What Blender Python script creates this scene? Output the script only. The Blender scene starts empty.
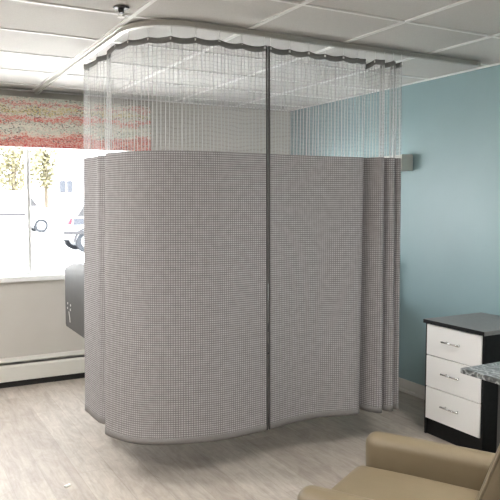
import bpy, bmesh, math, random
from mathutils import Vector, Matrix
random.seed(7)
S = bpy.context.scene
COL = S.collection
PI = math.pi

# ------------------------------------------------------------------ materials
def mat(name, color=(.5, .5, .5), rough=.6, metal=0., spec=.5):
    m = bpy.data.materials.new(name); m.use_nodes = True
    b = m.node_tree.nodes['Principled BSDF']
    b.inputs['Base Color'].default_value = (*color, 1)
    b.inputs['Roughness'].default_value = rough
    b.inputs['Metallic'].default_value = metal
    b.inputs['Specular IOR Level'].default_value = spec
    return m
def nd(m, t, **kw):
    n = m.node_tree.nodes.new(t)
    for k, v in kw.items():
        if k.startswith('i_'):
            n.inputs[k[2:].replace('_', ' ')].default_value = v
        else:
            setattr(n, k, v)
    return n
def lk(m, a, b): m.node_tree.links.new(a, b)
def bsdf(m): return m.node_tree.nodes['Principled BSDF']
def ramp(m, stops, interp='LINEAR'):
    r = nd(m, 'ShaderNodeValToRGB'); e = r.color_ramp; e.interpolation = interp
    while len(e.elements) < len(stops): e.elements.new(.5)
    for el, (p, c) in zip(e.elements, stops):
        el.position = p; el.color = (*c, 1) if len(c) == 3 else c
    return r
def math_n(m, op, a, b=None, c=None):
    n = nd(m, 'ShaderNodeMath', operation=op)
    for i, v in enumerate((a, b, c)):
        if v is None: continue
        if isinstance(v, (int, float)): n.inputs[i].default_value = v
        else: lk(m, v, n.inputs[i])
    return n.outputs[0]
def mixc(m, fac, a, b, mode='MIX'):
    n = nd(m, 'ShaderNodeMix', data_type='RGBA', blend_type=mode)
    for s, v in ((n.inputs[0], fac), (n.inputs[6], a), (n.inputs[7], b)):
        if isinstance(v, (int, float)): s.default_value = v
        elif isinstance(v, tuple): s.default_value = (*v, 1)
        else: lk(m, v, s)
    return n.outputs[2]
def coords(m, kind='Object', scale=(1, 1, 1), rot=(0, 0, 0)):
    t = nd(m, 'ShaderNodeTexCoord'); mp = nd(m, 'ShaderNodeMapping')
    mp.inputs['Scale'].default_value = scale; mp.inputs['Rotation'].default_value = rot
    lk(m, t.outputs[kind], mp.inputs[0]); return mp.outputs[0]
def noise(m, vec, scale, detail=3., rough=.55, dist=0.):
    n = nd(m, 'ShaderNodeTexNoise'); n.inputs['Scale'].default_value = scale
    n.inputs['Detail'].default_value = detail; n.inputs['Roughness'].default_value = rough
    n.inputs['Distortion'].default_value = dist
    lk(m, vec, n.inputs['Vector']); return n.outputs['Fac']
def bump(m, h, strength=.2, dist=.01):
    b = nd(m, 'ShaderNodeBump'); b.inputs['Strength'].default_value = strength
    b.inputs['Distance'].default_value = dist
    lk(m, h, b.inputs['Height']); lk(m, b.outputs[0], bsdf(m).inputs['Normal'])
def mottled(name, c1, c2, scale, rough=.6, spec=.5, bs=0., bscale=None):
    m = mat(name, c1, rough, spec=spec); v = coords(m)
    r = ramp(m, [(.3, c1), (.7, c2)]); lk(m, noise(m, v, scale), r.inputs[0])
    lk(m, r.outputs[0], bsdf(m).inputs['Base Color'])
    if bs: bump(m, noise(m, v, bscale or scale * 4), bs, .004)
    return m

M = {}
M['wall'] = mottled('wall_paint', (.50, .475, .44), (.53, .505, .47), 3, .7, .3, .05, 180)
M['teal'] = mottled('teal_paint', (.255, .372, .396), (.27, .388, .412), 2.5, .38, .4, .03, 200)
M['tile'] = mottled('ceiling_tile', (.60, .592, .578), (.66, .652, .638), 160, .9, .1, .25, 300)
M['grid'] = mat('ceiling_grid_white', (.86, .86, .85), .5)
M['lining'] = mat('added_grey_lining', (.45, .44, .43), .85)
M['tyre'] = mat('tyre', (.024, .026, .030), .9, spec=.05)
M['mullion'] = mat('grey_white_vinyl', (.72, .72, .72), .5)
M['white'] = mat('white_vinyl', (.84, .84, .83), .4)
M['trim'] = mat('baseboard_vinyl', (.62, .61, .58), .45)
M['heater'] = mat('heater_enamel', (.66, .645, .60), .45)
M['dark'] = mat('dark_element_and_shade', (.02, .019, .018), .7)  # near black for the heating element and for shade painted into gaps
M['alum'] = mat('brushed_aluminium', (.62, .61, .58), .42, .75)
M['track'] = mat('track_enamel', (.50, .49, .46), .38, .6)
M['chrome'] = mat('chrome', (.75, .75, .75), .18, 1.)
M['black'] = mottled('black_laminate', (.007, .007, .007), (.011, .011, .011), 40, .5, .18)
M['legmetal'] = mat('dark_grey_metal', (.04, .042, .044), .45)
M['greytop'] = mottled('grey_laminate', (.16, .155, .15), (.20, .195, .19), 60, .38)
M['drawer'] = mat('white_drawer_front', (.84, .83, .81), .4)
M['lampbody'] = mat('lamp_housing', (.62, .61, .56), .35, .3)
M['diffuse_glass'] = mat('opal_diffuser', (.82, .82, .80), .5)
M['bed'] = mottled('footboard_grey', (.055, .053, .05), (.064, .062, .058), 8, .5, .3)
M['bedframe'] = mat('bed_frame_grey', (.30, .30, .30), .45, .4)
M['mattress'] = mat('white_bedding', (.82, .82, .81), .8)  # hidden bedding made white to bounce window light onto the ceiling
M['decal'] = mat('white_decal', (.55, .55, .52), .5)
M['tape'] = mottled('heading_tape', (.17, .17, .166), (.21, .21, .205), 300, .8)
M['bind'] = mottled('edge_binding', (.05, .047, .046), (.08, .077, .075), 250, .8)
M['hemband'] = mottled('hem_band', (.155, .145, .14), (.19, .18, .175), 300, .85)
M['rubber'] = mat('black_rubber', (.03, .03, .03), .7)
M['paper'] = mat('scrap_paper', (.85, .84, .82), .8)
M['sprink'] = mat('sprinkler_escutcheon', (.06, .06, .06), .35, .4)

def leather():
    m = mat('beige_leather', (.40, .315, .20), .42, spec=.4); v = coords(m)
    r = ramp(m, [(.3, (.15, .116, .07)), (.7, (.175, .138, .088))]); lk(m, noise(m, v, 5), r.inputs[0])
    lk(m, r.outputs[0], bsdf(m).inputs['Base Color'])
    vo = nd(m, 'ShaderNodeTexVoronoi'); vo.inputs['Scale'].default_value = 320; lk(m, v, vo.inputs['Vector'])
    bump(m, vo.outputs['Distance'], .10, .002); return m
M['leather'] = leather()
M['piping'] = mat('leather_piping', (.22, .18, .122), .45)

def marble():
    m = mat('grey_marble_laminate', (.3, .3, .3), .3); v = coords(m)
    w = nd(m, 'ShaderNodeTexWave'); w.inputs['Scale'].default_value = 9; w.inputs['Distortion'].default_value = 11
    w.inputs['Detail'].default_value = 5; w.inputs['Detail Scale'].default_value = 2.2; lk(m, v, w.inputs['Vector'])
    r = ramp(m, [(0, (.05, .055, .058)), (.4, (.11, .118, .12)), (.8, (.19, .20, .20)), (1, (.42, .43, .43))])
    lk(m, w.outputs['Fac'], r.inputs[0]); lk(m, r.outputs[0], bsdf(m).inputs['Base Color']); return m
M['marble'] = marble()

def floor_mat():
    m = mat('vinyl_plank', (.4, .36, .32), .34, spec=.45)
    t = coords(m, 'Object', rot=(0, 0, PI / 2))
    br = nd(m, 'ShaderNodeTexBrick'); br.offset = .37
    for k, val in (('Scale', 1.), ('Brick Width', 1.22), ('Row Height', .18), ('Mortar Size', .0016), ('Mortar Smooth', .3), ('Bias', 0.)):
        br.inputs[k].default_value = val
    br.inputs['Color1'].default_value = (0, 0, 0, 1); br.inputs['Color2'].default_value = (1, 1, 1, 1)
    br.inputs['Mortar'].default_value = (.5, .5, .5, 1)
    lk(m, t, br.inputs['Vector'])
    tone = ramp(m, [(0, (.335, .29, .252)), (.5, (.37, .324, .282)), (1, (.405, .36, .316))]); lk(m, br.outputs['Color'], tone.inputs[0])
    v2 = coords(m, 'Object', scale=(9, .9, 1)); g = noise(m, v2, 2.4, 6, .65, .8)
    gr = ramp(m, [(.28, (.72, .71, .70)), (.5, (1, 1, 1)), (.75, (1.14, 1.14, 1.14))]); lk(m, g, gr.inputs[0])
    c = mixc(m, .85, tone.outputs[0], gr.outputs[0], 'MULTIPLY')
    v3 = coords(m, 'Object', scale=(46, 3.4, 1)); g3 = noise(m, v3, 1.7, 4, .6, .4)
    gr3 = ramp(m, [(.3, (.90, .89, .88)), (.62, (1.05, 1.05, 1.05))]); lk(m, g3, gr3.inputs[0])
    c = mixc(m, .8, c, gr3.outputs[0], 'MULTIPLY')
    v4 = coords(m, 'Object', scale=(6, 2.6, 1)); g4 = noise(m, v4, 2.1, 5, .7, 1.2)
    gr4 = ramp(m, [(.32, (.86, .84, .82)), (.5, (1, 1, 1)), (.68, (1.16, 1.16, 1.16))]); lk(m, g4, gr4.inputs[0])
    c = mixc(m, .9, c, gr4.outputs[0], 'MULTIPLY')
    c = mixc(m, math_n(m, 'MULTIPLY', br.outputs['Fac'], .45), c, (.2, .17, .14))
    lk(m, c, bsdf(m).inputs['Base Color'])
    rr = nd(m, 'ShaderNodeMapRange'); rr.inputs['To Min'].default_value = .42; rr.inputs['To Max'].default_value = .6
    lk(m, g, rr.inputs[0]); lk(m, rr.outputs[0], bsdf(m).inputs['Roughness'])
    return m
M['floor'] = floor_mat()

def uv_axes(m):
    u = nd(m, 'ShaderNodeUVMap'); u.uv_map = 'uv'
    s = nd(m, 'ShaderNodeSeparateXYZ'); lk(m, u.outputs[0], s.inputs[0])
    return s.outputs[0], s.outputs[1], u.outputs[0]
def stripes(m, coord, pitch, width, soft=.08):
    """1 on a thread, 0 between threads"""
    f = math_n(m, 'FRACT', math_n(m, 'DIVIDE', coord, pitch))
    d = math_n(m, 'ABSOLUTE', math_n(m, 'SUBTRACT', f, .5))
    n = nd(m, 'ShaderNodeMapRange', interpolation_type='SMOOTHSTEP')
    w = width / pitch / 2
    n.inputs['From Min'].default_value = w + soft; n.inputs['From Max'].default_value = max(0., w - soft)
    lk(m, d, n.inputs[0]); return n.outputs[0]

def fabric():
    m = mat('woven_check_fabric', (.3, .28, .28), .9, spec=.1)
    u, v, uv = uv_axes(m)
    vert = stripes(m, u, .0125, .0045, .14)
    hor = stripes(m, v, .0118, .0040, .14)
    big = noise(m, coords(m, 'UV', scale=(26, 26, 1)), 1., 2)
    rb = ramp(m, [(.35, (.28, .267, .271)), (.65, (.345, .33, .335))]); lk(m, big, rb.inputs[0])
    c = mixc(m, math_n(m, 'MULTIPLY', vert, .62), rb.outputs[0], (.125, .116, .118))
    c = mixc(m, math_n(m, 'MULTIPLY', hor, .68), c, (.125, .116, .117))
    both = math_n(m, 'MULTIPLY', math_n(m, 'SUBTRACT', 1., vert), stripes(m, math_n(m, 'ADD', v, .0059), .0118, .003, .12))
    c = mixc(m, math_n(m, 'MULTIPLY', both, .7), c, (.55, .53, .535))
    lk(m, c, bsdf(m).inputs['Base Color'])
    out = m.node_tree.nodes['Material Output']
    tr = nd(m, 'ShaderNodeBsdfTranslucent'); lk(m, c, tr.inputs[0])
    mx = nd(m, 'ShaderNodeMixShader'); mx.inputs[0].default_value = .10
    lk(m, bsdf(m).outputs[0], mx.inputs[1]); lk(m, tr.outputs[0], mx.inputs[2]); lk(m, mx.outputs[0], out.inputs[0])
    return m
M['fabric'] = fabric()

def net():
    m = bpy.data.materials.new('white_net'); m.use_nodes = True
    nt = m.node_tree; nt.nodes.remove(bsdf(m)); out = nt.nodes['Material Output']
    u, v, uv = uv_axes(m)
    jit = noise(m, coords(m, 'UV', scale=(31, .01, 1)), 1., 1)
    u2 = math_n(m, 'MULTIPLY_ADD', jit, .016, u)
    a = stripes(m, u2, .0215, .0046, .06)                    # main vertical strands
    b = stripes(m, u, .0108, .0012, .08)
    wob = noise(m, coords(m, 'UV', scale=(5, 9, 1)), 1., 2)
    v2 = math_n(m, 'MULTIPLY_ADD', wob, .055, v)
    c = stripes(m, v2, .0205, .0042, .22)                    # wavy cross rows
    al = math_n(m, 'MAXIMUM', math_n(m, 'MULTIPLY', a, .85), math_n(m, 'MULTIPLY', b, .35))
    al = math_n(m, 'MAXIMUM', al, math_n(m, 'MULTIPLY', c, .30))
    al = math_n(m, 'MAXIMUM', al, .14)
    d = nd(m, 'ShaderNodeBsdfDiffuse'); d.inputs[0].default_value = (.56, .555, .56, 1)
    t = nd(m, 'ShaderNodeBsdfTranslucent'); t.inputs[0].default_value = (.75, .75, .75, 1)
    dm = nd(m, 'ShaderNodeMixShader'); dm.inputs[0].default_value = .25
    lk(m, d.outputs[0], dm.inputs[1]); lk(m, t.outputs[0], dm.inputs[2])
    tp = nd(m, 'ShaderNodeBsdfTransparent')
    mx = nd(m, 'ShaderNodeMixShader'); lk(m, al, mx.inputs[0])
    lk(m, tp.outputs[0], mx.inputs[1]); lk(m, dm.outputs[0], mx.inputs[2]); lk(m, mx.outputs[0], out.inputs[0])
    return m
M['net'] = net()

def glass(name, tint=(1, 1, 1), gl=.06):
    m = bpy.data.materials.new(name); m.use_nodes = True
    nt = m.node_tree; nt.nodes.remove(bsdf(m)); out = nt.nodes['Material Output']
    tp = nd(m, 'ShaderNodeBsdfTransparent'); tp.inputs[0].default_value = (*tint, 1)
    g = nd(m, 'ShaderNodeBsdfGlossy'); g.inputs['Roughness'].default_value = .02
    mx = nd(m, 'ShaderNodeMixShader'); mx.inputs[0].default_value = gl
    lk(m, tp.outputs[0], mx.inputs[1]); lk(m, g.outputs[0], mx.inputs[2]); lk(m, mx.outputs[0], out.inputs[0])
    return m
M['glass'] = glass('window_glass', (.97, .98, .98), .05)

def valance_mat():
    m = mat('abstract_print_fabric', (.5, .4, .35), .85, spec=.1)
    tc = coords(m, 'Object')
    s = nd(m, 'ShaderNodeSeparateXYZ'); lk(m, tc, s.inputs[0])
    z = s.outputs[2]                                      # 0 .. .405 from the bottom edge
    wv = noise(m, coords(m, 'Object', scale=(2.3, 1, 6)), 1.6, 3)
    zz = math_n(m, 'MULTIPLY_ADD', math_n(m, 'SUBTRACT', wv, .5), .20, z)
    fl = noise(m, coords(m, 'Object', scale=(24, 1, 44)), 1.5, 3, .75)
    zz = math_n(m, 'MULTIPLY_ADD', math_n(m, 'SUBTRACT', fl, .5), .20, zz)
    f = math_n(m, 'DIVIDE', zz, .405)
    cream = (.80, .74, .65); red = (.62, .10, .10); sal = (.72, .33, .27); sage = (.52, .56, .49); ol = (.58, .45, .10); gr = (.10, .12, .12)
    r = ramp(m, [(0., red), (.09, sal), (.16, red), (.22, sal), (.28, cream), (.35, sage), (.42, cream), (.50, sage), (.55, sal), (.60, red), (.65, cream),
                 (.70, sage), (.745, ol), (.79, cream), (.84, sage), (.88, red), (.93, cream), (1., sage)])
    lk(m, f, r.inputs[0])
    sp = noise(m, coords(m, 'Object', scale=(46, 1, 62)), 1.4, 2, .6)
    k = ramp(m, [(.47, (0, 0, 0)), (.56, (1, 1, 1))]); lk(m, sp, k.inputs[0])
    c = mixc(m, math_n(m, 'MULTIPLY', k.outputs[0], .5), r.outputs[0], cream)
    sp2 = noise(m, coords(m, 'Object', scale=(30, 1, 50), rot=(0, .2, 0)), 1.7, 2, .6)
    zone = noise(m, coords(m, 'Object', scale=(2.5, 1, 10)), 1.9, 1)
    k2 = ramp(m, [(.54, (0, 0, 0)), (.60, (1, 1, 1))]); lk(m, sp2, k2.inputs[0])
    k3 = ramp(m, [(.46, (0, 0, 0)), (.56, (1, 1, 1))]); lk(m, zone, k3.inputs[0])
    c = mixc(m, math_n(m, 'MULTIPLY', math_n(m, 'MULTIPLY', k2.outputs[0], k3.outputs[0]), .8), c, gr)
    sp3 = noise(m, coords(m, 'Object', scale=(38, 1, 52), rot=(0, .5, 0)), 1.5, 2, .6)
    k4 = ramp(m, [(.60, (0, 0, 0)), (.66, (1, 1, 1))]); lk(m, sp3, k4.inputs[0])
    c = mixc(m, math_n(m, 'MULTIPLY', k4.outputs[0], .8), c, (.46, .05, .06))
    lk(m, c, bsdf(m).inputs['Base Color']); return m
M['valance'] = valance_mat()

def emit(name, color, strength):
    m = mat(name, color); b = bsdf(m)
    b.inputs['Emission Color'].default_value = (*color, 1); b.inputs['Emission Strength'].default_value = strength
    return m
M['uplit'] = emit('lit_uplight', (1., .98, .95), 2.)
M['lit'] = emit('added_light_diffuser', (1., .982, .95), 20.)

# ------------------------------------------------------------------ mesh helpers
def tag(o, label=None, cat=None, group=None, kind=None):
    if label: o['label'] = label
    if cat: o['category'] = cat
    if group: o['group'] = group
    if kind: o['kind'] = kind
    return o
def empty(name, loc, rz=0.):
    o = bpy.data.objects.new(name, None); COL.objects.link(o)
    o.location = loc; o.rotation_euler = (0, 0, rz); o.empty_display_size = .1
    return o
def obj(name, bm, m, parent=None, loc=None, smooth=False):
    me = bpy.data.meshes.new(name)
    bmesh.ops.recalc_face_normals(bm, faces=bm.faces)
    bm.to_mesh(me); bm.free()
    o = bpy.data.objects.new(name, me); COL.objects.link(o)
    for mm in (m if isinstance(m, (list, tuple)) else [m]): me.materials.append(mm)
    if smooth:
        for p in me.polygons: p.use_smooth = True
    if parent: o.parent = parent
    if loc: o.location = loc
    return o
def BM(): return bmesh.new()
def box(bm, x0, x1, y0, y1, z0, z1, mi=0, bev=0., seg=2):
    r = bmesh.ops.create_cube(bm, size=1.)
    for v in r['verts']:
        v.co = Vector((x0 + (v.co.x + .5) * (x1 - x0), y0 + (v.co.y + .5) * (y1 - y0), z0 + (v.co.z + .5) * (z1 - z0)))
    fs = {f for v in r['verts'] for f in v.link_faces}
    for f in fs: f.material_index = mi
    if bev:
        es = list({e for v in r['verts'] for e in v.link_edges})
        q = bmesh.ops.bevel(bm, geom=es, offset=bev, segments=seg, profile=.5, affect='EDGES')
        for f in q['faces']: f.material_index = mi
    return bm
def cyl(bm, p0, p1, r0, r1=None, n=16, mi=0):
    p0, p1 = Vector(p0), Vector(p1); d = p1 - p0
    q = d.to_track_quat('Z', 'Y').to_matrix().to_4x4(); q.translation = (p0 + p1) / 2
    r = bmesh.ops.create_cone(bm, cap_ends=True, segments=n, radius1=r0, radius2=r0 if r1 is None else r1, depth=d.length, matrix=q)
    for f in {f for v in r['verts'] for f in v.link_faces}: f.material_index = mi
    return bm
def tube(bm, pts, r, n=8):
    pts = [Vector(p) for p in pts]; rings = []
    for i, p in enumerate(pts):
        t = (pts[min(i + 1, len(pts) - 1)] - pts[max(i - 1, 0)]).normalized()
        a = t.orthogonal().normalized() if abs(t.z) > .99 else t.cross(Vector((0, 0, 1))).normalized()
        b = t.cross(a)
        rings.append([bm.verts.new(p + r * (math.cos(2 * PI * k / n) * a + math.sin(2 * PI * k / n) * b)) for k in range(n)])
    for A, B in zip(rings, rings[1:]):
        for k in range(n): bm.faces.new((A[k], A[(k + 1) % n], B[(k + 1) % n], B[k]))
    bm.faces.new(rings[0]); bm.faces.new(rings[-1]); return bm
def prism(bm, poly, a0, a1, axis='y', mi=0):
    def P(p, a):
        return {'y': (p[0], a, p[1]), 'x': (a, p[0], p[1]), 'z': (p[0], p[1], a)}[axis]
    A = [bm.verts.new(P(p, a0)) for p in poly]; B = [bm.verts.new(P(p, a1)) for p in poly]; n = len(poly)
    fs = [bm.faces.new(A), bm.faces.new(B)] + [bm.faces.new((A[i], A[(i + 1) % n], B[(i + 1) % n], B[i])) for i in range(n)]
    for f in fs: f.material_index = mi
    return bm
def struct(name, bm, m, parent=None, **k):
    o = obj(name, bm, m, parent, **k)
    if not parent: o['kind'] = 'structure'
    return o

# ------------------------------------------------------------------ room shell
XR, YB, ZC = 3.62, 5.78, 2.45
XL, YF = -2.6, -2.4
struct('floor', box(BM(), XL - .15, XR + .15, YF - .15, YB + .25, -.12, 0), M['floor'])
WX0, WX1, WZ0, WZ1 = -.02, 2.06, .905, 2.10
b = BM()
box(b, XL - .15, WX0, YB, YB + .2, 0, ZC); box(b, WX1, XR + .15, YB, YB + .2, 0, ZC)
box(b, WX0, WX1, YB, YB + .2, 0, WZ0 - .05); box(b, WX0, WX1, YB, YB + .2, WZ1, ZC)
struct('wall_back', b, M['wall'])
struct('wall_right', box(BM(), XR, XR + .15, YF, YB, 0, ZC), M['teal'])
struct('wall_left', box(BM(), XL - .15, XL, YF, YB, 0, ZC), M['wall'])
struct('wall_front', box(BM(), XL - .15, XR + .15, YF - .15, YF, 0, ZC), M['wall'])
# ceiling: lay-in tiles between slightly proud white bars
b = BM()
box(b, XL - .15, XR + .15, YF - .15, YB + .25, ZC + .004, ZC + .2, 0)
gx = [1.108 + .633 * k for k in range(-6, 5)]; gy = [2.68 + .57 * k for k in range(-9, 6)]
for x in gx:
    if XL < x < XR: box(b, x - .012, x + .012, YF, YB, ZC - .003, ZC + .004, 1)
for y in gy:
    if YF < y < YB: box(b, XL, XR, y - .011, y + .011, ZC - .0025, ZC + .004, 1)
struct('ceiling', b, [M['tile'], M['grid']])
# wall angle round the ceiling
struct('trim_1', box(BM(), XR - .016, XR, YF, YB, ZC - .012, ZC - .002), M['grid'])
struct('trim_2', box(BM(), XL, XR - .016, YB - .016, YB, ZC - .012, ZC - .002), M['grid'])
# baseboard on the teal wall
b = BM(); prism(b, [(XR, 0), (XR - .02, 0), (XR - .018, .018), (XR - .009, .026), (XR - .007, .095), (XR - .003, .10), (XR, .10)], YF, 5.62, 'y')
struct('baseboard_right', b, M['trim'])
# window
w = empty('window_1', ((WX0 + WX1) / 2, YB, WZ0)); w['kind'] = 'structure'
ox, oz = w.location.x, w.location.z
def wbox(bm, x0, x1, y0, y1, z0, z1, bev=.004): return box(bm, x0 - ox, x1 - ox, y0, y1, z0 - oz, z1 - oz, 0, bev, 1)
b = BM(); fy0, fy1 = .03, .12
wbox(b, WX0, WX0 + .04, fy0, fy1, WZ0, WZ1); wbox(b, WX1 - .04, WX1, fy0, fy1, WZ0, WZ1)
wbox(b, WX0 + .04, WX1 - .04, fy0, fy1, WZ0 - .0, WZ0 + .028); wbox(b, WX0 + .04, WX1 - .04, fy0, fy1, WZ1 - .04, WZ1)
obj('window_frame', b, M['white'], w)
b = BM(); wbox(b, 1.040, 1.070, fy0 - .005, fy1 - .01, WZ0 + .028, WZ1 - .04); obj('mullion', b, M['mullion'], w)
for (a, c, y) in ((WX0 + .04, 1.040, .07), (1.070, WX1 - .04, .085)):
    b = BM(); box(b, a - ox, c - ox, y, y + .005, .028, WZ1 - oz - .04); obj('pane', b, M['glass'], w)
b = BM(); wbox(b, WX0 - .04, WX1 + .04, -.035, .0, WZ0 - .045, WZ0); wbox(b, WX0, WX1, .0, fy1, WZ0 - .045, WZ0); obj('window_sill', b, M['white'], w)

# ------------------------------------------------------------------ valance
vb = BM(); box(vb, 0, 2.15, 0, .10, 0, .405, 0, .006, 2)
vb.normal_update()
for f in vb.faces:
    if f.normal.y > .5 or f.normal.z < -.5: f.material_index = 1      # lining added behind and below, keeps red bounce off the mullion
v = obj('window_valance', vb, [M['valance'], M['lining']], loc=(-.05, YB - .10, 1.972))
tag(v, 'boxy window valance covered in red, cream and green speckled print', 'valance')

# ------------------------------------------------------------------ baseboard heater
h = tag(empty('baseboard_heater', (1.0, YB, 0)), 'long low cream baseboard heater along the wall under the window', 'heater')
b = BM(); prism(b, [(-.125, .052), (-.115, .052), (-.115, .165), (-.108, .185), (-.118, .188), (-.125, .168)], -3.4, 2.45, 'x'); obj('front_cover', b, M['heater'], h)
b = BM(); prism(b, [(0, .045), (-.012, .045), (-.012, .21), (-.100, .203), (-.104, .214), (0, .225)], -3.4, 2.45, 'x'); obj('back_plate', b, M['heater'], h)
b = BM(); prism(b, [(-.108, .197), (-.114, .2), (-.075, .19), (-.07, .186)], -3.4, 2.45, 'x'); obj('damper', b, M['heater'], h)
b = BM(); box(b, -3.35, 2.4, -.105, -.015, .06, .15); obj('heating_element', b, M['dark'], h)
b = BM(); box(b, -3.4, 2.45, -.105, 0, .0, .044); obj('base_gap_shade', b, M['dark'], h)  # dark block painted in as the shade under the heater
for x in (-3.4, 2.45):
    b = BM(); box(b, x - .012, x + .012, -.127, 0, .03, .226, 0, .003); obj('end_cap', b, M['heater'], h)

# ------------------------------------------------------------------ wall lamp over the bed
L = tag(empty('wall_light', (XR, 4.62, 1.83)), 'box shaped grey over-bed light on the teal wall at the curtain edge', 'wall light')
b = BM()                                       # open-topped trough: back, front lip, floor
prism(b, [(0, -.058), (0, .066), (-.016, .066), (-.016, .005), (-.104, .005), (-.104, .058), (-.115, .058), (-.115, -.058)], -.635, .635, 'y'); obj('housing', b, M['lampbody'], L)
b = BM(); box(b, -.100, -.020, -.62, .62, .012, .022, 0, .003); obj('uplight_diffuser', b, M['uplit'], L)
b = BM(); box(b, -.10, -.014, -.60, .60, -.062, -.058); obj('lower_diffuser', b, M['diffuse_glass'], L)
b = BM(); box(b, -.119, -.0, -.652, -.635, -.062, .062, 0, .004); obj('end_cap', b, M['lampbody'], L)
b = BM(); box(b, -.119, -.0, .635, .652, -.062, .062, 0, .004); obj('end_cap', b, M['lampbody'], L)

# ------------------------------------------------------------------ sprinkler
sp = tag(empty('fire_sprinkler', (1.015, 3.135, ZC)), 'small fire sprinkler with dark round plate on the ceiling beside the track', 'sprinkler')
b = BM(); cyl(b, (0, 0, -.007), (0, 0, 0), .034, .040, 24); obj('escutcheon', b, M['sprink'], sp)
b = BM(); cyl(b, (0, 0, -.026), (0, 0, -.007), .012, .016, 14); obj('body', b, M['sprink'], sp)
b = BM(); tube(b, [(-.011, 0, -.020), (-.016, 0, -.032), (0, 0, -.043)], .0025); tube(b, [(.011, 0, -.020), (.016, 0, -.032), (0, 0, -.043)], .0025); obj('yoke', b, M['white'], sp)
b = BM(); cyl(b, (0, 0, -.047), (0, 0, -.043), .018, .016, 18); obj('deflector', b, M['white'], sp)

# ------------------------------------------------------------------ curtain track
TX, TY, TR = 1.130, 3.195, .30
def track_path(n=14):
    p = [(TX, 5.73), (TX, 4.4)]
    for k in range(n + 1):
        a = PI + PI / 2 * k / n
        p.append((TX + TR + TR * math.cos(a), TY + TR + TR * math.sin(a)))
    p += [(2.3, TY), (3.445, TY)]
    return p
TP = track_path()
def sweep(bm, path, prof):
    """closed profile of (offset to the left of travel, height) swept along a plan path"""
    rings = []
    for i, p in enumerate(path):
        a = Vector(path[max(i - 1, 0)]); c = Vector(path[min(i + 1, len(path) - 1)])
        t = (c - a).normalized(); nrm = Vector((-t.y, t.x))
        rings.append([bm.verts.new((p[0] + nrm.x * o, p[1] + nrm.y * o, z)) for o, z in prof])
    n = len(prof)
    for A, B in zip(rings, rings[1:]):
        for k in range(n): bm.faces.new((A[k], A[(k + 1) % n], B[(k + 1) % n], B[k]))
    bm.faces.new(rings[0]); bm.faces.new(rings[-1]); return bm
tr = tag(empty('curtain_track', (0, 0, ZC)), 'L-shaped metal curtain track fixed to the ceiling with a rounded corner', 'curtain track')
zt, zb = -.003, -.030
prof = [(-.019, zt), (.019, zt), (.019, zt - .006), (.0145, zt - .008), (.0145, zb), (.0035, zb), (.0035, zb + .003), (.011, zb + .003), (.011, zb + .018),
        (-.011, zb + .018), (-.011, zb + .003), (-.0035, zb + .003), (-.0035, zb), (-.0145, zb), (-.0145, zt - .008), (-.019, zt - .006)]
obj('rail', sweep(BM(), TP, prof), M['track'], tr)
obj('slot_shade', sweep(BM(), TP, [(-.0105, zb + .0035), (.0105, zb + .0035), (.0105, zb + .006), (-.0105, zb + .006)]), M['dark'], tr)  # dark strip painted in as the shade inside the rail opening
b = BM(); box(b, 3.445, 3.468, TY - .019, TY + .019, zb - .003, zt, 0, .002); obj('end_stop', b, M['alum'], tr)
b = BM(); box(b, TX - .019, TX + .019, 5.73, 5.75, zb - .003, zt, 0, .002); obj('end_stop', b, M['alum'], tr)

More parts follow.
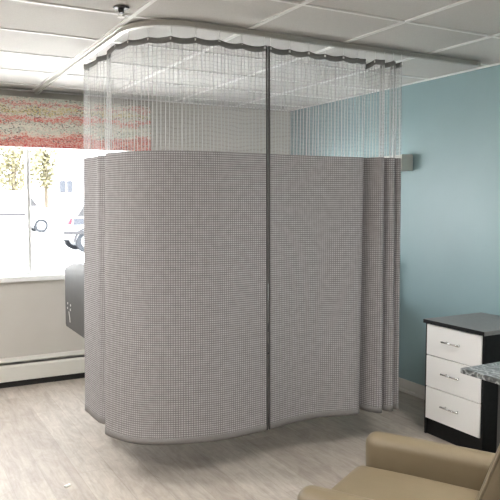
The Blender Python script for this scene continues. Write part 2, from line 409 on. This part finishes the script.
# ------------------------------------------------------------------ curtains
def catmull(pts, per=10):
    P = [Vector(p) for p in pts]; P = [P[0] * 2 - P[1]] + P + [P[-1] * 2 - P[-2]]
    out = []
    for i in range(1, len(P) - 2):
        for k in range(per):
            t = k / per; a, b_, c, d = P[i - 1], P[i], P[i + 1], P[i + 2]
            out.append(.5 * ((2 * b_) + (c - a) * t + (2 * a - 5 * b_ + 4 * c - d) * t * t + (3 * b_ - a - 3 * c + d) * t ** 3))
    out.append(P[-2]); return out
ZTOP, ZMID, ZHEM = 2.374, 1.792, .238
def make_curtain(name, label, top, hem, hooks, uoff, join_end, dip):
    """top and hem are plan curves with matching control points"""
    T, H = catmull(top), catmull(hem); n = len(T)
    U = [uoff]
    for a, c in zip(range(n - 1), range(1, n)):
        U.append(U[-1] + ((H[a] - H[c]).length + (T[a] - T[c]).length) / 2)
    root = tag(empty(name, (T[n // 2].x, T[n // 2].y, 0)), label, 'privacy curtain', 'curtain panels on the track')
    off = Vector((root.location.x, root.location.y))
    # hooks sit at control points; tape sags between them
    hk = [i * 10 for i in hooks]
    def ztop(i):
        prev = max([k for k in hk if k <= i], default=hk[0]); nxt = min([k for k in hk if k >= i], default=hk[-1])
        s = 0. if nxt == prev else math.sin(PI * (i - prev) / (nxt - prev))
        ln = abs(U[nxt] - U[prev]) if nxt != prev else 0
        return ZTOP - .075 * ln * s + dip(i / 10)
    def pos(i, z):
        f = (ZTOP - z) / (ZTOP - ZHEM); f = max(0., min(1., f)); f = f ** .6
        p = T[i].lerp(H[i], f) - off
        return Vector((p.x, p.y, z))
    def sheet(bm, idx, z0f, z1f, rows):
        uv = bm.loops.layers.uv.new('uv'); G = []
        for r in range(rows + 1):
            t = r / rows; G.append([bm.verts.new(pos(i, z0f(i) * (1 - t) + z1f(i) * t)) for i in idx])
        for r in range(rows):
            for k in range(len(idx) - 1):
                f = bm.faces.new((G[r][k], G[r][k + 1], G[r + 1][k + 1], G[r + 1][k]))
                for lp, (rr, kk) in zip(f.loops, ((r, k), (r, k + 1), (r + 1, k + 1), (r + 1, k))):
                    lp[uv].uv = (U[idx[kk]], G[rr][kk].co.z)
        return bm
    def push(bm, o, d):        # offset a strip off the cloth along the face normals, with thickness
        o.modifiers.new('thickness', 'SOLIDIFY').thickness = d; o.modifiers['thickness'].offset = 0
    allv = list(range(n))
    obj('net', sheet(BM(), allv, lambda i: ztop(i) - .028, lambda i: ZMID, 10), M['net'], root, smooth=True)
    obj('fabric', sheet(BM(), allv, lambda i: ZMID, lambda i: ZHEM + .032, 20), M['fabric'], root, smooth=True)
    o = obj('heading_tape', sheet(BM(), allv, lambda i: ztop(i), lambda i: ztop(i) - .030, 2), M['tape'], root, smooth=True); push(None, o, .003)
    o = obj('hem', sheet(BM(), allv, lambda i: ZHEM + .034, lambda i: ZHEM, 2), M['hemband'], root, smooth=True); push(None, o, .003)
    idx = [i for i in allv if (abs(U[-1] - U[i]) if join_end else abs(U[i] - U[0])) < .013]
    o = obj('edge_binding', sheet(BM(), idx, lambda i: ztop(i) - .004, lambda i: ZHEM + .004, 20), M['bind'], root, smooth=True); push(None, o, .006)
    for i in hk:
        p = T[i] - off; bm = BM(); z = ztop(i)
        # nearest point of the track
        tube(bm, [(p.x, p.y, z - .012), (p.x + .001, p.y, z + .004), (p.x, p.y, z + .03), (p.x, p.y, ZC - .031)], .0016, 6)
        box(bm, p.x - .006, p.x + .006, p.y - .0025, p.y + .0025, z - .018, z - .006)
        obj('hook', bm, M['white'], root, smooth=False)
    return root
topL = [(1.150, 4.20), (1.104, 4.15), (1.10, 4.05), (1.130, 3.94), (1.10, 3.85), (1.15, 3.755), (1.105, 3.66), (1.115, 3.545), (1.145, 3.42),
        (1.215, 3.31), (1.31, 3.238), (1.43, 3.20), (1.56, 3.19), (1.70, 3.20), (1.835, 3.19), (1.848, 3.19)]
hemL = [(1.12, 4.13), (1.046, 4.055), (1.044, 3.94), (1.048, 3.82), (1.062, 3.735), (1.125, 3.66), (1.032, 3.575), (1.055, 3.46), (1.115, 3.345),
        (1.19, 3.277), (1.28, 3.23), (1.42, 3.185), (1.545, 3.162), (1.70, 3.165), (1.838, 3.178), (1.852, 3.18)]
make_curtain('privacy_curtain', 'left grey checked privacy curtain panel with net top, wrapping round the track corner',
             topL, hemL, [1, 3, 5, 7, 8, 9, 10, 11, 12, 13, 14], 0., True, lambda i: 0.)
topR = [(1.856, 3.19), (1.872, 3.19), (2.0, 3.20), (2.12, 3.187), (2.24, 3.20), (2.36, 3.187), (2.47, 3.20), (2.53, 3.195), (2.565, 3.235), (2.585, 3.175), (2.61, 3.145), (2.645, 3.16),
        (2.655, 3.215), (2.68, 3.16), (2.705, 3.15), (2.73, 3.165), (2.735, 3.215), (2.75, 3.165), (2.772, 3.155), (2.785, 3.19), (2.785, 3.23)]
hemR = [(1.860, 3.18), (1.876, 3.182), (2.0, 3.205), (2.12, 3.222), (2.24, 3.215), (2.36, 3.18), (2.455, 3.158), (2.50, 3.178), (2.540, 3.24), (2.565, 3.17), (2.60, 3.113), (2.635, 3.128),
        (2.645, 3.20), (2.665, 3.13), (2.69, 3.102), (2.715, 3.125), (2.722, 3.195), (2.735, 3.14), (2.755, 3.116), (2.775, 3.15), (2.77, 3.22)]
def dipR(i): return -.012 * max(0, 1 - abs(i - 8) / 1.2)
make_curtain('privacy_curtain', 'right grey checked privacy curtain panel with net top, bunched in folds beside the teal wall',
             topR, hemR, [1, 2, 3, 4, 5, 6, 7, 9, 11, 14, 18], 2.9, False, dipR)

# ------------------------------------------------------------------ bed behind the curtain
bed = tag(empty('hospital_bed', (2.3, 4.665, 0)), 'hospital bed behind the curtain, its dark grey footboard showing below the window', 'bed')
b = BM(); hw = .465
poly = [(-hw, .59), (-hw + .02, .575), (hw - .02, .575), (hw, .59), (hw, 1.02)]
for k in range(1, 12):
    t = k / 12; poly.append((hw - 2 * hw * t, 1.02 + .075 * math.sin(PI * t)))
poly.append((-hw, 1.02))
prism(b, poly, -1.115, -1.075, 'x'); fb = obj('footboard', b, M['bed'], bed)
# small white plant emblem on the outer face of the footboard
for ey, ez in ((.385, .758), (.298, .754), (.392, .722), (.306, .719)):
    b = BM(); cyl(b, (-1.117, ey, ez), (-1.1148, ey, ez), .009, n=12); obj('emblem_petal', b, M['decal'], fb)
pts = [(.352, .70), (.345, .68), (.328, .655), (.322, .622)]
b = BM(); prism(b, [(y - .006, z) for y, z in pts] + [(y + .006, z) for y, z in reversed(pts)], -1.117, -1.1148, 'x'); obj('emblem_stem', b, M['decal'], fb)
b = BM(); prism(b, [(y, z + (.06 if z > 1 else 0)) for y, z in poly], 1.14, 1.18, 'x'); obj('headboard', b, M['bed'], bed)
b = BM(); box(b, -1.07, 1.135, -.45, .45, .56, .62, 0, .006); obj('deck', b, M['bedframe'], bed)
b = BM(); box(b, -1.06, 1.13, -.455, .455, .622, .80, 0, .04, 3); obj('mattress', b, M['mattress'], bed)
b = BM()
for s in (-1, 1): box(b, -.8, .8, s * .36 - .03, s * .36 + .03, .20, .27)
box(b, -.75, -.68, -.33, .33, .20, .27); box(b, .68, .75, -.33, .33, .20, .27); obj('undercarriage', b, M['bedframe'], bed)
for sx in (-1, 1):
    for s in (-.26, .26):
        b = BM(); box(b, sx * .72 - .04, sx * .72 + .04, s - .04, s + .04, .27, .56); obj('lift_column', b, M['bedframe'], bed)
    for sy in (-1, 1):
        b = BM(); x, y = sx * .70, sy * .34
        box(b, x - .02, x + .02, y - .02, y + .02, .13, .20); cyl(b, (x, y - .02, .065), (x, y + .02, .065), .065, n=20); obj('caster', b, M['rubber'], bed)

# ------------------------------------------------------------------ drawer cabinet
cb = tag(empty('drawer_cabinet', (3.325, 2.982, 0)), 'black bedside cabinet with three white drawers against the teal wall', 'cabinet')
CX0, CX1, CY0, CY1 = -.245, .27, -.245, .245
b = BM(); box(b, CX0, CX1, CY0, CY0 + .018, 0, .735, 0, .001); box(b, CX0, CX1, CY1 - .018, CY1, 0, .735, 0, .001)
box(b, CX1 - .012, CX1, CY0 + .018, CY1 - .018, 0, .735); box(b, CX0 + .03, CX1 - .012, CY0 + .018, CY1 - .018, .08, .10)
box(b, CX0 + .012, CX0 + .028, CY0 + .018, CY1 - .018, 0, .735)
obj('carcass', b, M['black'], cb)
b = BM(); box(b, CX0 - .012, CX1 + .004, CY0 - .006, CY1 + .012, .736, .762, 0, .003); obj('top', b, [M['greytop']], cb)
b = BM(); box(b, CX0 - .0135, CX0 - .0125, CY0 - .006, CY1 + .012, .737, .761); obj('top_edge', b, M['black'], cb)
zs = [.106, .319, .529, .733]
for z0, z1 in zip(zs, zs[1:]):
    b = BM(); box(b, CX0 - .006, CX0 + .011, CY0 + .020, CY1 - .016, z0 + .005, z1 - .001, 0, .0015); d = obj('drawer', b, M['drawer'], cb)
    b = BM(); zc = (z0 + z1) / 2 + .012; yc = .0
    tube(b, [(CX0 - .032, yc - .075, zc), (CX0 - .032, yc + .075, zc)], .0055, 10)
    for s in (-1, 1): tube(b, [(CX0 - .005, yc + s * .05, zc), (CX0 - .032, yc + s * .05, zc)], .0045, 8)
    obj('handle', b, M['chrome'], d, smooth=True)

# ------------------------------------------------------------------ table
tb = tag(empty('side_table', (2.80, 1.965, 0)), 'table with grey marbled top and black legs in front of the drawer cabinet', 'table')
b = BM(); box(b, -.405, .405, -.305, .305, .706, .732, 0, .002); obj('tabletop', b, M['marble'], tb)
b = BM(); box(b, -.4062, -.405, -.305, .305, .707, .7305); box(b, -.405, .405, .305, .3062, .707, .7305); obj('edge_band', b, M['marble'], tb)
for sx in (-1, 1):
    for sy in (-1, 1):
        b = BM(); box(b, sx * .245 - .018, sx * .245 + .018, sy * .185 - .018, sy * .185 + .018, 0, .706, 0, .002); obj('leg', b, M['legmetal'], tb)
b = BM(); box(b, -.245, .245, -.185, .185, .68, .705); obj('apron', b, M['black'], tb)

# ------------------------------------------------------------------ armchair
def soft_box(x0, x1, y0, y1, z0, z1, r, fn=None, cuts=7, seg=5):
    """rounded upholstered block; fn bends or crowns it"""
    bm = BM(); box(bm, x0, x1, y0, y1, z0, z1, 0, r, seg)
    for ax in range(3):
        lo, hi = ((x0, x1), (y0, y1), (z0, z1))[ax]; nrm = Vector([float(k == ax) for k in range(3)])
        for k in range(1, cuts + 1):
            c = lo + r + (hi - lo - 2 * r) * k / (cuts + 1); co = Vector((0, 0, 0)); co[ax] = c
            bmesh.ops.bisect_plane(bm, geom=bm.verts[:] + bm.edges[:] + bm.faces[:], plane_co=co, plane_no=nrm)
    if fn:
        for v_ in bm.verts: v_.co = Vector(fn(*v_.co))
    return bm
A30 = math.radians(30)
ch = tag(empty('armchair', (-.021 + 2.195 * math.cos(A30) - .62 * math.sin(A30), 2.195 * math.sin(A30) + .62 * math.cos(A30) + .012, 0), A30),
         'beige leather armchair in the near right corner, turned toward the curtain', 'armchair')
SX = .245
b = soft_box(-SX + .002, SX - .002, -.20, .335, .29, .495, .035, lambda x, y, z: (x, y, z + (.012 * math.cos(PI * x / .56) * max(0, math.cos(PI * (y - .1) / .62)) if z > .4 else 0)))
obj('seat', b, M['leather'], ch, smooth=True)
b = soft_box(-SX, SX, -.25, .315, .10, .288, .02); obj('base', b, M['leather'], ch, smooth=True)
for s in (-1, 1):
    b = soft_box(-.052, .052, -.36, .312, .095, .611, .046, lambda x, y, z: (x * (1 + .0 * z), y + .02 * max(0, (z - .3)) , z - .012 * max(0, -y)))
    obj('arm', b, M['leather'], ch, loc=(s * (SX + .054), 0, 0), smooth=True)
def lean(x, y, z): return (x * (1 - .05 * max(0, z - .45)), y + .008 - .34 * (z - .44) + .035 * (1 - (x / SX) ** 2) * (-1 if y > -.2 else 0), z)
b = soft_box(-SX + .003, SX - .003, -.33, -.145, .30, .93, .05, lean); bk = obj('backrest', b, M['leather'], ch, smooth=True)
pb = BM(); ring = []
for k in range(13): ring.append((-SX + .012, -.165, .45 + .44 * k / 12))
ring += [(-SX + .04, -.165, .918)] + [(-SX + .04 + (2 * SX - .08) * k / 10, -.165, .925) for k in range(1, 10)] + [(SX - .04, -.165, .918)]
for k in range(13): ring.append((SX - .012, -.165, .89 - .44 * k / 12))
tube(pb, [lean(*p) for p in ring], .004, 8); obj('piping', pb, M['piping'], bk, smooth=True)
for sx in (-1, 1):
    for sy in (-.28, .25):
        b = BM(); cyl(b, (sx * .27, sy, 0), (sx * .27, sy, .105), .018, .026, 14); obj('leg', b, M['black'], ch)

# ------------------------------------------------------------------ scrap on the floor
b = BM(); box(b, -.018, .018, -.008, .008, 0, .004, 0, .001)
for v_ in b.verts: v_.co.z += .004 * math.sin(60 * v_.co.x) ** 2 if v_.co.z > .002 else 0
o = obj('paper_scrap', b, M['paper'], loc=(.805, 3.52, .001)); o.rotation_euler = (0, 0, .5)
tag(o, 'tiny white paper scrap lying on the open floor left of the curtain', 'scrap')

# ------------------------------------------------------------------ ceiling lights added out of view to brighten the room
first = None
for (i, j, where) in ((-4, -2, 'ceiling light over the left of the room, farthest from the teal wall'), (1, -3, 'ceiling light over the side table and the armchair'),
                      (-3, 2, 'ceiling light nearest the window, left of the picture')):
    x = 1.108 + .633 * (i + .5); y = 2.68 + .57 * j
    t = tag(empty('added_ceiling_light', (x, y, ZC - .004)), 'square-edged added out-of-view ' + where, 'ceiling light', 'added ceiling lights out of view')
    b = BM()
    for sx in (-1, 1): box(b, sx * .298 - .02, sx * .298 + .02, -.55, .55, -.014, 0)
    for sy in (-1, 1): box(b, -.278, .278, sy * .53 - .02, sy * .53 + .02, -.014, 0)
    obj('light_frame', b, M['grid'], t)
    b = BM(); box(b, -.277, .277, -.509, .509, -.009, -.003); obj('diffuser', b, M['lit'], t)

# ------------------------------------------------------------------ outside
M['asphalt'] = mottled('pale_concrete', (.70, .69, .68), (.76, .755, .745), 1.2, .9)
M['render'] = mottled('white_render', (.80, .80, .79), (.83, .83, .82), 1.5, .9)
M['carwhite'] = mat('white_car_paint', (.80, .80, .80), .35)
M['carsilver'] = mat('silver_car_paint', (.30, .31, .33), .45, spec=.2)
M['carglass'] = mat('car_glass', (.032, .032, .034), .3, spec=.06)
M['blueglass'] = mat('blue_grey_glass', (.038, .041, .049), .4, spec=.06)
M['trimgrey'] = mat('grey_moulding', (.035, .035, .038), .8, spec=.03)
M['red'] = mat('tail_light_red', (.10, .02, .03), .5, spec=.05)
M['bark'] = mottled('bark', (.05, .04, .03), (.09, .07, .05), 6, .9)
def leaf_mat(name, c1, c2):
    m = mottled(name, c1, c2, 2.5, .8); return m
M['leaf'] = leaf_mat('yellow_leaves', (.10, .092, .05), (.15, .135, .075))
GZ = -.02
g = struct('parking_lot', box(BM(), -60, 90, YB + .25, 110, GZ - .2, GZ), M['asphalt'])
def vehicle(name, label, loc, profile, width, glasses, wheels, paint, extra, wr=.34):
    r = tag(empty(name, loc), label, 'car')
    b = BM(); prism(b, profile, 0, width, 'y')
    bmesh.ops.bevel(b, geom=[e for e in b.edges if abs(e.verts[0].co.y - e.verts[1].co.y) < 1e-5], offset=.05, segments=2, affect='EDGES')
    obj('body', b, paint, r)
    for poly in glasses:
        b = BM(); prism(b, poly, -.008, .02, 'y'); obj('side_window', b, M['carglass'], r)
    for wx in wheels:
        for wy in (0., width - .2):
            b = BM(); cyl(b, (wx, wy - .015, wr), (wx, wy + .2, wr), wr, n=28); wo = obj('wheel', b, M['tyre'], r)
            b = BM(); cyl(b, (wx, wy - .03, wr), (wx, wy - .012, wr), wr * .62, n=20); obj('hubcap', b, M['carsilver'], wo)
        b = BM(); arch = [(wx + (wr + .09) * math.cos(a * PI / 16), wr + (wr + .09) * math.sin(a * PI / 16)) for a in range(17)]
        arch += [(wx + (wr + .03) * math.cos(a * PI / 16), wr + (wr + .03) * math.sin(a * PI / 16)) for a in range(16, -1, -1)]
        prism(b, arch, -.03, .0, 'y'); obj('wheel_arch', b, M['trimgrey'], r)
    for nm, poly, mm, y0, y1 in extra:
        b = BM(); prism(b, poly, y0, y1, 'y'); obj(nm, b, mm, r)
    return r
van_prof = [(-3.9, .35), (1.05, .35), (1.15, .75), (1.05, 1.05), (.10, 1.22), (-.45, 1.95), (-.7, 2.05), (-3.8, 2.05), (-3.95, 1.8)]
vehicle('van', 'white van with grey side moulding parked far outside the window', (6.75, 34, GZ), van_prof, 1.9,
        [[(-.62, 1.30), (-.12, 1.30), (-.42, 1.72), (-.62, 1.76)]], [0., -3.0], M['carwhite'],
        [('side_moulding', [(-3.7, .84), (-.75, .84), (-.75, .97), (-3.7, .97)], M['trimgrey'], -.03, .0),
         ('door_handle', [(-.1, 1.24), (.02, 1.24), (.02, 1.29), (-.1, 1.29)], M['trimgrey'], -.03, .01)])
hb_prof = [(-.02, .40), (3.9, .35), (4.0, .75), (3.1, .98), (2.35, 1.55), (1.9, 1.62), (.62, 1.60), (.42, 1.50), (.10, 1.08), (.02, .75)]
vehicle('car', 'silver hatchback with red tail light outside, half hidden by the curtain edge', (4.72, 20, GZ), hb_prof, 1.75,
        [[(.30, 1.10), (.95, 1.10), (.95, 1.48), (.54, 1.48)], [(1.02, 1.10), (1.95, 1.10), (1.95, 1.52), (1.02, 1.50)]], [.62, 3.15], M['carsilver'],
        [('tail_light', [(.03, .86), (.13, .86), (.16, 1.04), (.10, 1.04)], M['red'], -.02, .4),
         ('quarter_panel_trim', [(.17, .84), (.60, .84), (.60, 1.05), (.20, 1.05)], M['blueglass'], -.012, .02),
         ('bumper', [(-.10, .56), (.6, .56), (.6, .66), (-.10, .66)], M['trimgrey'], -.04, .12)])
def tree(name, label, loc, ch, cw, z0, n, lean_=0.):
    r = tag(empty(name, loc), label, 'tree', 'pale trees outside the window')
    b = BM(); tube(b, [(0, 0, 0), (lean_ * .3, 0, z0 * .5), (lean_, 0, z0 + .4), (lean_ * .8, 0, z0 + ch * .6)], .13, 8)
    for k in range(7):
        a = k * 2.4; tube(b, [(lean_, 0, z0 + .3 + .2 * k), (lean_ + cw * .35 * math.cos(a), cw * .35 * math.sin(a), z0 + .9 + .3 * k)], .05, 6)
    obj('trunk', b, M['bark'], r)
    b = BM(); rnd = random.Random(n)
    while n > 0:
        p = Vector((rnd.uniform(-1, 1), rnd.uniform(-1, 1), rnd.uniform(-1, 1)))
        if p.length > 1 or rnd.random() < .35 * (math.sin(7 * p.x + 2) * math.sin(9 * p.z) + .6): continue
        c = Vector((lean_ + p.x * cw, p.y * cw, z0 + ch / 2 + p.z * ch / 2)); s = rnd.uniform(.08, .19)
        d = Vector((rnd.gauss(0, 1), rnd.gauss(0, 1), rnd.gauss(0, 1))).normalized(); e = d.orthogonal().normalized()
        b.faces.new([b.verts.new(c + v_) for v_ in (d * s, e * s * .6, -d * s, -e * s * .6)]); n -= 1
    obj('foliage', b, M['leaf'], r)
tree('tree', 'yellow leaved tree outside the window, left of the mullion', (6.7, 43, GZ), 5.0, 1.75, 2.05, 2600, .25)
tree('tree', 'yellow leaved tree outside the window, right of the mullion', (9.2, 44.5, GZ), 4.6, .75, 2.1, 1100)
bd = tag(empty('building', (14, 52, GZ)), 'plain white building across the parking lot with a small window', 'building')
b = BM(); box(b, -14, 16, 0, 9, 0, 7.2); obj('wall', b, M['render'], bd)
b = BM(); box(b, -14.3, 16.3, -.3, 9.3, 7.2, 7.5); obj('roof_edge', b, M['render'], bd)
for wx in (-1.75, 4.2, 9.0):
    b = BM(); box(b, wx - .5, wx + .5, -.03, .05, 2.2, 3.15); wn = obj('window_opening', b, M['blueglass'], bd)
    b = BM(); box(b, wx - .03, wx + .03, -.06, -.03, 2.2, 3.15); obj('glazing_bar', b, M['render'], wn)

# ------------------------------------------------------------------ light and camera
wld = bpy.data.worlds.new('World'); S.world = wld; wld.use_nodes = True
bg = wld.node_tree.nodes['Background']; bg.inputs[0].default_value = (.94, .97, 1., 1); bg.inputs[1].default_value = 6.5
sun = bpy.data.objects.new('sun', bpy.data.lights.new('sun', 'SUN')); COL.objects.link(sun)
sun.data.energy = 20; sun.data.angle = math.radians(2); sun.data.color = (1, .97, .92)
sun.rotation_euler = (math.radians(18), 0, math.radians(-18)); sun.location = (0, -6, 12)
pl = bpy.data.lights.new('window_portal', 'AREA'); pl.shape = 'RECTANGLE'; pl.size = WX1 - WX0; pl.size_y = WZ1 - WZ0; pl.cycles.is_portal = True
po = bpy.data.objects.new('window_portal', pl); COL.objects.link(po)
po.location = ((WX0 + WX1) / 2, YB + .17, (WZ0 + WZ1) / 2); po.rotation_euler = (-PI / 2, 0, 0)

cam = bpy.data.cameras.new('camera'); co = bpy.data.objects.new('camera', cam); COL.objects.link(co)
cam.sensor_width = 36; cam.sensor_fit = 'HORIZONTAL'; cam.lens = 664.33 / 500 * 36
cam.clip_start = .05; cam.clip_end = 300
co.location = (0, 0, 1.53)
co.rotation_euler = (math.radians(90 - 4.189), 0, math.radians(-28.668))
S.camera = co

S.view_settings.view_transform = 'Standard'; S.view_settings.look = 'None'
S.view_settings.exposure = 1.05; S.view_settings.gamma = 1.; S.view_settings.use_curve_mapping = False
try:
    S.cycles.use_denoising = True; S.cycles.denoiser = 'OPENIMAGEDENOISE'
    S.cycles.max_bounces = 10; S.cycles.diffuse_bounces = 6; S.cycles.transparent_max_bounces = 24
    S.cycles.sample_clamp_indirect = 8; S.cycles.caustics_reflective = False; S.cycles.caustics_refractive = False
except Exception: pass
